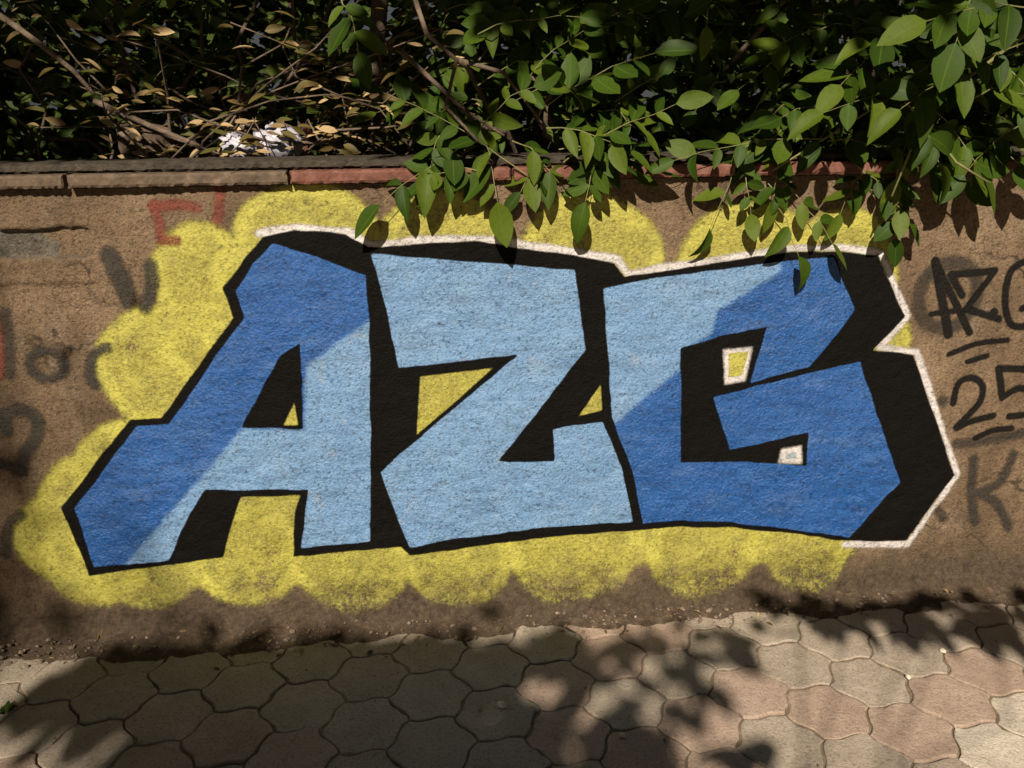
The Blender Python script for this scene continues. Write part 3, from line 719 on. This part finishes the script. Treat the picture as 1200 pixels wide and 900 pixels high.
# ---- tree on the right, drooping boughs of larger leaves
r2 = empty('overhanging_tree', at_out(1010, 190, -.7)); r2.location.z = SOILZ - .05
tag(r2, 'green tree with drooping boughs hanging over the coping above the letter G', 'tree')
p2 = Plant(r2, 'leaf')
for a, b, oa, ob, pr_, sz in [
    ((1200, 50), (1055, 128), .15, .25, 5, .105), ((1150, 95), (965, 132), .10, .25, 5, .105), ((1085, 110), (1050, 210), .12, .16, 4, .095),
    ((1095, 130), (1150, 205), .15, .25, 4, .105), ((1050, 175), (1050, 278), .10, .13, 5, .075), ((965, 163), (790, 188), .05, .10, 5, .08),
    ((880, 160), (832, 268), .06, .12, 2, .075), ((905, 205), (975, 285), .06, .13, 3, .085), ((900, 215), (936, 300), .10, .14, 2, .09),
    ((1000, 190), (1065, 262), .10, .14, 4, .08), ((1205, 140), (1130, 205), .15, .25, 4, .10), ((1210, 10), (1085, 25), .3, .35, 4, .12),
    ((1150, -20), (1120, 50), .3, .35, 3, .13), ((832, -30), (828, 30), .1, .15, 2, .085), ((950, 55), (865, 105), .0, .1, 4, .085),
    ((1000, 30), (900, 60), .0, .1, 5, .085), ((920, 160), (905, 235), .08, .12, 4, .075), ((850, 95), (815, 130), .0, .05, 3, .07),
    ((1040, 60), (985, 100), .1, .2, 4, .10), ((1100, 60), (1020, 50), .1, .2, 4, .11), ((1130, 120), (1200, 110), .15, .2, 4, .105),
    ((1060, 120), (1100, 190), .15, .2, 4, .10), ((1140, 160), (1200, 200), .1, .2, 4, .10), ((870, 190), (880, 250), .08, .12, 3, .075),
    ((1070, 90), (1130, 60), .15, .2, 3, .11), ((1160, 60), (1220, 140), .15, .2, 4, .11), ((930, 120), (880, 165), .0, .05, 3, .08),
    ((1010, 110), (960, 165), .05, .1, 4, .09), ((1080, 190), (1130, 215), .1, .15, 3, .095), ((1010, 205), (985, 250), .08, .12, 3, .075)]:
    spray(p2, a, b, oa, ob, pr_, sz)
for st, o0, r_ in ((((1240, 10), (1150, 80), (1090, 120), (1045, 230)), .1, .006), (((1110, 60), (1050, 110), (965, 163), (905, 200)), .0, .005), (((900, 20), (925, 55), (890, 120), (870, 160)), -.1, .004), (((1090, 150), (1120, 190), (1160, 215)), .12, .005)):
    branch(r2, [at_out(x, y, o0 + .02 * i) for i, (x, y) in enumerate(st)], r_, r_ * .5, mat='twig')
base2 = Vector(r2.location)
top2 = base2 + Vector((.15, .1, 1.3))
branch(r2, wander(base2, top2, 6, .03), .05, .035, 'trunk', 10)
for tx, ty, o_ in ((1240, 10, .1), (1110, 60, .0), (900, 20, -.1), (1000, 30, 0), (1100, -60, .2), (850, 80, -.1), (1250, 100, .1)):
    st = base2.lerp(top2, random.uniform(.4, 1)); branch(r2, wander(st, at_out(tx, ty, o_), 6, .03, .12), .018, .006)
for k in range(150):
    x = random.uniform(780, 1330); q = at_out(x, random.uniform(-160, 175), random.uniform(-.9, .05) if x > 930 else random.uniform(-.9, -.25))
    a = random.uniform(-.6, 3.7); ln = random.uniform(.14, .28)
    compound(p2, q, q + Vector((math.cos(a) * ln, -random.uniform(.0, .14), -abs(math.sin(a)) * ln * .5)), 4, random.uniform(.065, .10), single=random.random() < .2)
p2.finish()

# ---- dry shrub on the left
r3 = empty('dry_shrub', at_out(190, 190, -.5)); r3.location.z = SOILZ - .05
tag(r3, 'sparse shrub with narrow yellowed and dry brown leaves behind the left end of the coping', 'shrub')
p3 = Plant(r3, 'leafdry', 260)
base3 = Vector(r3.location)
BAGS = [at_out(305, 165, -.38), at_out(335, 160, -.38)]
for k in range(34):
    x, y = random.uniform(20, 620), random.uniform(-40, 150); tip = at_out(x, y, -random.uniform(.15, .9))
    b0 = base3 + Vector((random.uniform(-.5, 1.1), random.uniform(-.1, .3), 0))
    pts = wander(b0, tip, 7, .025, .05); branch(r3, pts, random.uniform(.004, .009), .002, sides=5)
    for i in range(2, 8):
        for _ in range(random.randint(2, 4)):
            p = pts[min(i, 7)] + Vector((random.gauss(0, .04), random.gauss(0, .04), random.gauss(0, .04)))
            if any(abs((p - b).cross(v).length) < .13 and (p - b).dot(v) > -.02 for b in BAGS for v in (LDIR, (CAM - b).normalized())) and random.random() < .35: continue
            dr = Vector((random.choice((-1, 1)) * random.uniform(.5, 1), random.uniform(-.6, .2), random.uniform(-.45, .25)))
            p3.leaf(frame(p, dr, (random.gauss(0, .5), -.4, random.gauss(.7, .4)), random.uniform(.035, .075)))
for k in range(300):     # fallen dry leaves on the soil
    x, y = random.uniform(-2.6, .8), random.uniform(.27, 1.4)
    p3.rest.append(frame((x, y, SOILZ + .035 + random.random() * .07), (random.gauss(0, 1), random.gauss(0, 1), random.gauss(0, .3)), (random.gauss(0, .4), -.3, 1), random.uniform(.04, .075)))
for k in range(16):
    p = at_out(random.uniform(255, 355), random.uniform(140, 184), -random.uniform(.27, .31))
    p3.leaf(frame(p, (random.choice((-1, 1)), random.uniform(-.3, .3), random.uniform(-.3, .4)), (random.gauss(0, .4), -.6, .7), random.uniform(.03, .06)))
for x0, x1 in ((262, 300), (318, 296), (346, 330)): branch(r3, [at_out(x0, 188, -.30), at_out((x0 + x1) / 2 + 4, 165, -.29), at_out(x1, 138, -.30)], .003, .0015, sides=5)
branch(r3, [at_out(x, y, -.15) for x, y in ((-30, 0), (10, 25), (45, 50), (85, 82), (110, 110))], .010, .006, mat='bark')
branch(r3, [at_out(x, y, -.5) for x, y in ((110, 118), (170, 145), (230, 170), (270, 190))], .010, .008, mat='bark')
p3.finish()
r3b = empty('green_shrub', at_out(270, 190, -1.0)); r3b.location.z = SOILZ - .05
tag(r3b, 'dark green shrub deep in the shade behind the dry leaves', 'shrub')
p3b = Plant(r3b, 'leafdark', 120); base = Vector(r3b.location)
for k in range(10): branch(r3b, wander(base + Vector((random.uniform(-.4, .4), 0, 0)), base + Vector((random.uniform(-1.4, 1.3), random.uniform(-.3, .3), random.uniform(.5, 1.3))), 6, .04), .012, .004, sides=5)
for k in range(150):
    q = base + Vector((random.uniform(-1.5, 1.4), random.uniform(-.45, .4), random.uniform(.1, 1.5)))
    a = random.uniform(0, 6.28); ln = random.uniform(.12, .22)
    compound(p3b, q, q + Vector((math.cos(a) * ln, -.05, math.sin(a) * ln * .5)), 3, random.uniform(.05, .08), single=q.y < base.y)
p3b.finish()
# ---- hedge that closes the view behind
r4 = empty('hedge', (0, 2.3, SOILZ - .05)); tag(r4, 'dense dark hedge far behind the wall, almost lost in the night', 'hedge')
p4 = Plant(r4, 'leafdark', 0)
for k in range(6): branch(r4, wander((-4 + k * 1.6, 2.4, SOILZ - .05), (-4 + k * 1.6 + random.uniform(-.3, .3), 2.4, SOILZ + 1.8), 6, .05), .04, .015, 'trunk')
for k in range(15000):
    q = Vector((random.uniform(-5, 5), random.uniform(1.75, 2.7), SOILZ + random.uniform(.0, 2.4)))
    p4.rest.append(frame(q, (random.gauss(0, 1), random.gauss(0, 1), random.gauss(-.2, .6)), (random.gauss(0, .6), -.5, random.gauss(.6, .5)), random.uniform(.08, .13)))
for k in range(5000):
    q = Vector((random.uniform(-7, 7), random.uniform(2.8, 3.6), SOILZ + random.uniform(-.05, 3.2)))
    p4.rest.append(frame(q, (random.gauss(0, 1), random.gauss(0, .4), random.gauss(-.2, .8)), (random.gauss(0, .4), -1, random.gauss(.1, .4)), random.uniform(.22, .32)))
p4.finish()

# ---- crumpled white plastic behind the coping
def crumple(name, px, py, out, w_, h_, seed, label):
    n = 22; xs, zs = np.meshgrid(np.linspace(-1, 1, n * 2), np.linspace(-1, 1, n))
    th = xs * math.pi; ph = zs * 1.5; a, b = np.cos(th) * 2 + zs * 3 + 9, np.sin(th) * 2 - zs * 2 + 9
    R = .80 + np.abs(vnoise(a, b, .9, seed, 2)) * 1.1 - np.abs(vnoise(a, b, .33, seed + 1, 2)) * .7
    P = np.stack([np.cos(th) * np.cos(ph) * R * w_ / 2, np.sin(th) * np.cos(ph) * R * w_ * .35, np.sin(ph) * R * h_ / 2], -1).reshape(-1, 3)
    ii = np.arange(xs.size).reshape(xs.shape); p = at_out(px, py, out)
    o = mesh_obj(name, P, np.stack([ii[:-1, :-1].ravel(), ii[:-1, 1:].ravel(), ii[1:, 1:].ravel(), ii[1:, :-1].ravel()], 1), M['bag']); o.location = p
    return tag(o, label, 'plastic bag')
crumple('plastic_bag', 325, 170, -.39, .17, .13, 4, 'crumpled white plastic bag dumped behind the weathered coping')
crumple('plastic_bag', 281, 172, -.41, .12, .10, 9, 'smaller torn white plastic bag beside the bigger one behind the coping')
def rubble(name, px, py, out, dims, rot, mat, seed, label, cat):
    p = at_out(px, py, out); o = mesh_obj(name, *rough_block(-dims[0] / 2, dims[0] / 2, -dims[1] / 2, dims[1] / 2, -dims[2] / 2, dims[2] / 2, seed, .003, 0, (5, 4, 4), .007), M[mat])
    o.location = p; o.rotation_euler = rot; tag(o, label, cat)
rubble('brick', 172, 165, -.55, (.17, .10, .11), (.1, .1, .3), 'greyclay', 5, 'broken pale brick lying in the garden among dry leaves', 'brick')
rubble('roof_tile', 357, 165, -.5, (.035, .02, .11), (.1, .15, .2), 'clay', 6, 'broken red roof tile standing upright beside the white plastic bags', 'tile')

lt = empty('leaf_litter', (0, -.08, 0)); tag(lt, 'scattered dry leaf scraps in the soil along the foot of the wall', 'litter', kind='stuff')
pl_ = Plant(lt, 'leafdry', 0)
for k in range(150):
    o_ = abs(random.gauss(.08, .05)) + .01 if k < 125 else random.uniform(.2, 1.3)
    pl_.rest.append(frame((random.uniform(-2.5, 2.5), -o_, max(.004, .040 - o_ * .3)), (random.gauss(0, 1), random.gauss(0, 1), random.gauss(0, .15)), (random.gauss(0, .3), random.gauss(0, .3), 1), random.uniform(.008, .028)))
pl_.finish()

# ---- weed in a paver joint
wd = empty('weed', at_ground(10, 832)); tag(wd, 'small green weed growing from a paver joint', 'weed')
pw = Plant(wd, 'leaf', 20); b0 = Vector(wd.location)
for k in range(14):
    a = k * 2.4; pw.leaf(frame(b0 + Vector((random.gauss(0, .006), random.gauss(0, .006), 0)), (math.cos(a), math.sin(a), random.uniform(.3, 1)), (0, 0, 1), random.uniform(.018, .032)))
pw.finish()

# ---- tall tree in the garden: its unseen crown is added to keep the shrubs behind the wall dark
r6 = empty('garden_tree', at_out(437, 190, -.95)); r6.location.z = SOILZ - .05
tag(r6, 'tall garden tree with a slim dark trunk between the dry shrub and the green shrub', 'tree')
p6 = Plant(r6, 'leafdark', 0); b6 = Vector(r6.location); f6 = b6 + Vector((.1, .2, 1.75))
branch(r6, wander(b6, f6, 7, .012), .034, .028, 'trunk', 10)
KY = math.cos(SUN_AZ) / math.tan(SUN_EL)
for k in range(26): branch(r6, wander(f6, Vector((random.uniform(-3.5, 3.2), random.uniform(-1.4, 2.4), random.uniform(3.2, 3.8))), 6, .06, .1), .02, .006, sides=5)
HOLES = [(at_out(x, y, -o), q) for x, y, o, q in ((305, 160, .38, .45), (170, 150, .5, .26), (100, 120, .4, .25), (70, 60, .5, .15), (200, 90, .5, .16), (470, 90, .3, .25), (540, 60, .2, .2), (640, 90, .1, .3), (380, 140, .5, .2))]  # gaps left in the added crown so light reaches bags and leaves
for k in range(8500):
    z = random.uniform(3.1, 4.0); lim = (z - 1.45) * KY
    y = -lim + .22 + abs(random.gauss(0, 1.6)); x = random.uniform(-4.6, 3.6)
    p_keep = .95 if x < .1 else .6
    if any((Vector((x, y, z)) - (h + LDIR * ((z - h.z) / LDIR.z))).length < rr for h, rr in HOLES): p_keep = .07
    if y > 3.2 or random.random() > p_keep: continue
    p6.rest.append(frame((x, y, z), (random.gauss(0, 1), random.gauss(0, 1), -.3), (random.gauss(0, .4), -.5 + random.gauss(0, .4), .8), random.uniform(.13, .19)))
p6.finish()

# ---- street tree behind the camera: its crown throws the dappled shade on the paving
r5 = empty('street_tree', (-1.0, -6.0, -.02)); tag(r5, 'street tree on the pavement whose crown dapples the pavers with shade', 'tree')
p5 = Plant(r5, 'leaf', 0)
fork = Vector((-1.05, -5.9, 2.3)); branch(r5, wander((-1.0, -6.0, -.03), fork, 6, .02), .11, .08, 'trunk', 12)
def shade(px, py, z, n, rx, ry, size, rz=.15):
    gp = at_ground(px, py); q = gp + LDIR * ((z) / LDIR.z)
    branch(r5, wander(fork, q, 7, .05, .15), .011, .003, sides=5)
    for k in range(n):
        dx, dy = random.gauss(0, rx), random.gauss(0, ry); pz = q.z + random.gauss(0, rz)
        c_ = Vector((q.x + dx, q.y + dy, q.z)) + LDIR * ((pz - q.z) / LDIR.z)
        p5.rest.append(frame(c_, (random.gauss(0, 1), random.gauss(0, 1), -.3), (random.gauss(0, .5), random.gauss(0, .5) - .4, 1), size * random.uniform(.8, 1.2)))
for px, py, n, rx, ry in ((140, 800, 70, .10, .07), (250, 790, 130, .15, .08), (380, 790, 130, .15, .08), (490, 790, 90, .12, .08), (320, 860, 170, .17, .09), (450, 870, 120, .14, .09), (230, 890, 40, .08, .06), (230, 785, 50, .2, .03), (420, 775, 60, .2, .02), (560, 775, 30, .12, .02), (560, 880, 40, .08, .06), (400, 960, 160, .25, .10)):
    shade(px, py, 3.1, int(n * 2.2), rx, ry, .13)
for px, py, n, rx, ry in ((590, 775, 13, .08, .03), (640, 760, 12, .08, .03), (720, 752, 14, .10, .02), (620, 850, 10, .06, .05), (720, 800, 9, .07, .04), (770, 835, 10, .05, .06), (700, 880, 10, .08, .05), (800, 770, 8, .05, .03), (830, 800, 6, .04, .04), (760, 900, 9, .07, .03)):
    shade(px, py, 2.7, n, rx, ry, .15, .08)
for px, py, n, rx, ry in ((985, 722, 16, .08, .02), (1080, 728, 18, .08, .025), (1165, 735, 20, .08, .03), (850, 745, 8, .05, .015), (930, 705, 9, .08, .02), (1150, 705, 18, .12, .02), (880, 885, 6, .05, .015)):
    shade(px, py, 2.0, n, rx, ry, .13, .05)
# unseen leaves added high up: their blurred shade mimics lamp falloff at wall's left
hi = []
for k in range(330):
    x = -1.22 - abs(random.gauss(0, .55)) - random.random() * .12; q = Vector((x, 0, random.uniform(-.1, 1.6))) + LDIR * random.uniform(8.5, 11)
    hi.append(q); p5.rest.append(frame(q, (random.gauss(0, 1), random.gauss(0, 1), -.3), (random.gauss(0, .5), random.gauss(0, .5) - .6, .8), random.uniform(.11, .15)))
for q in hi[:14]: branch(r5, wander(fork, q, 8, .08, .2), .014, .004, sides=5)
p5.finish()
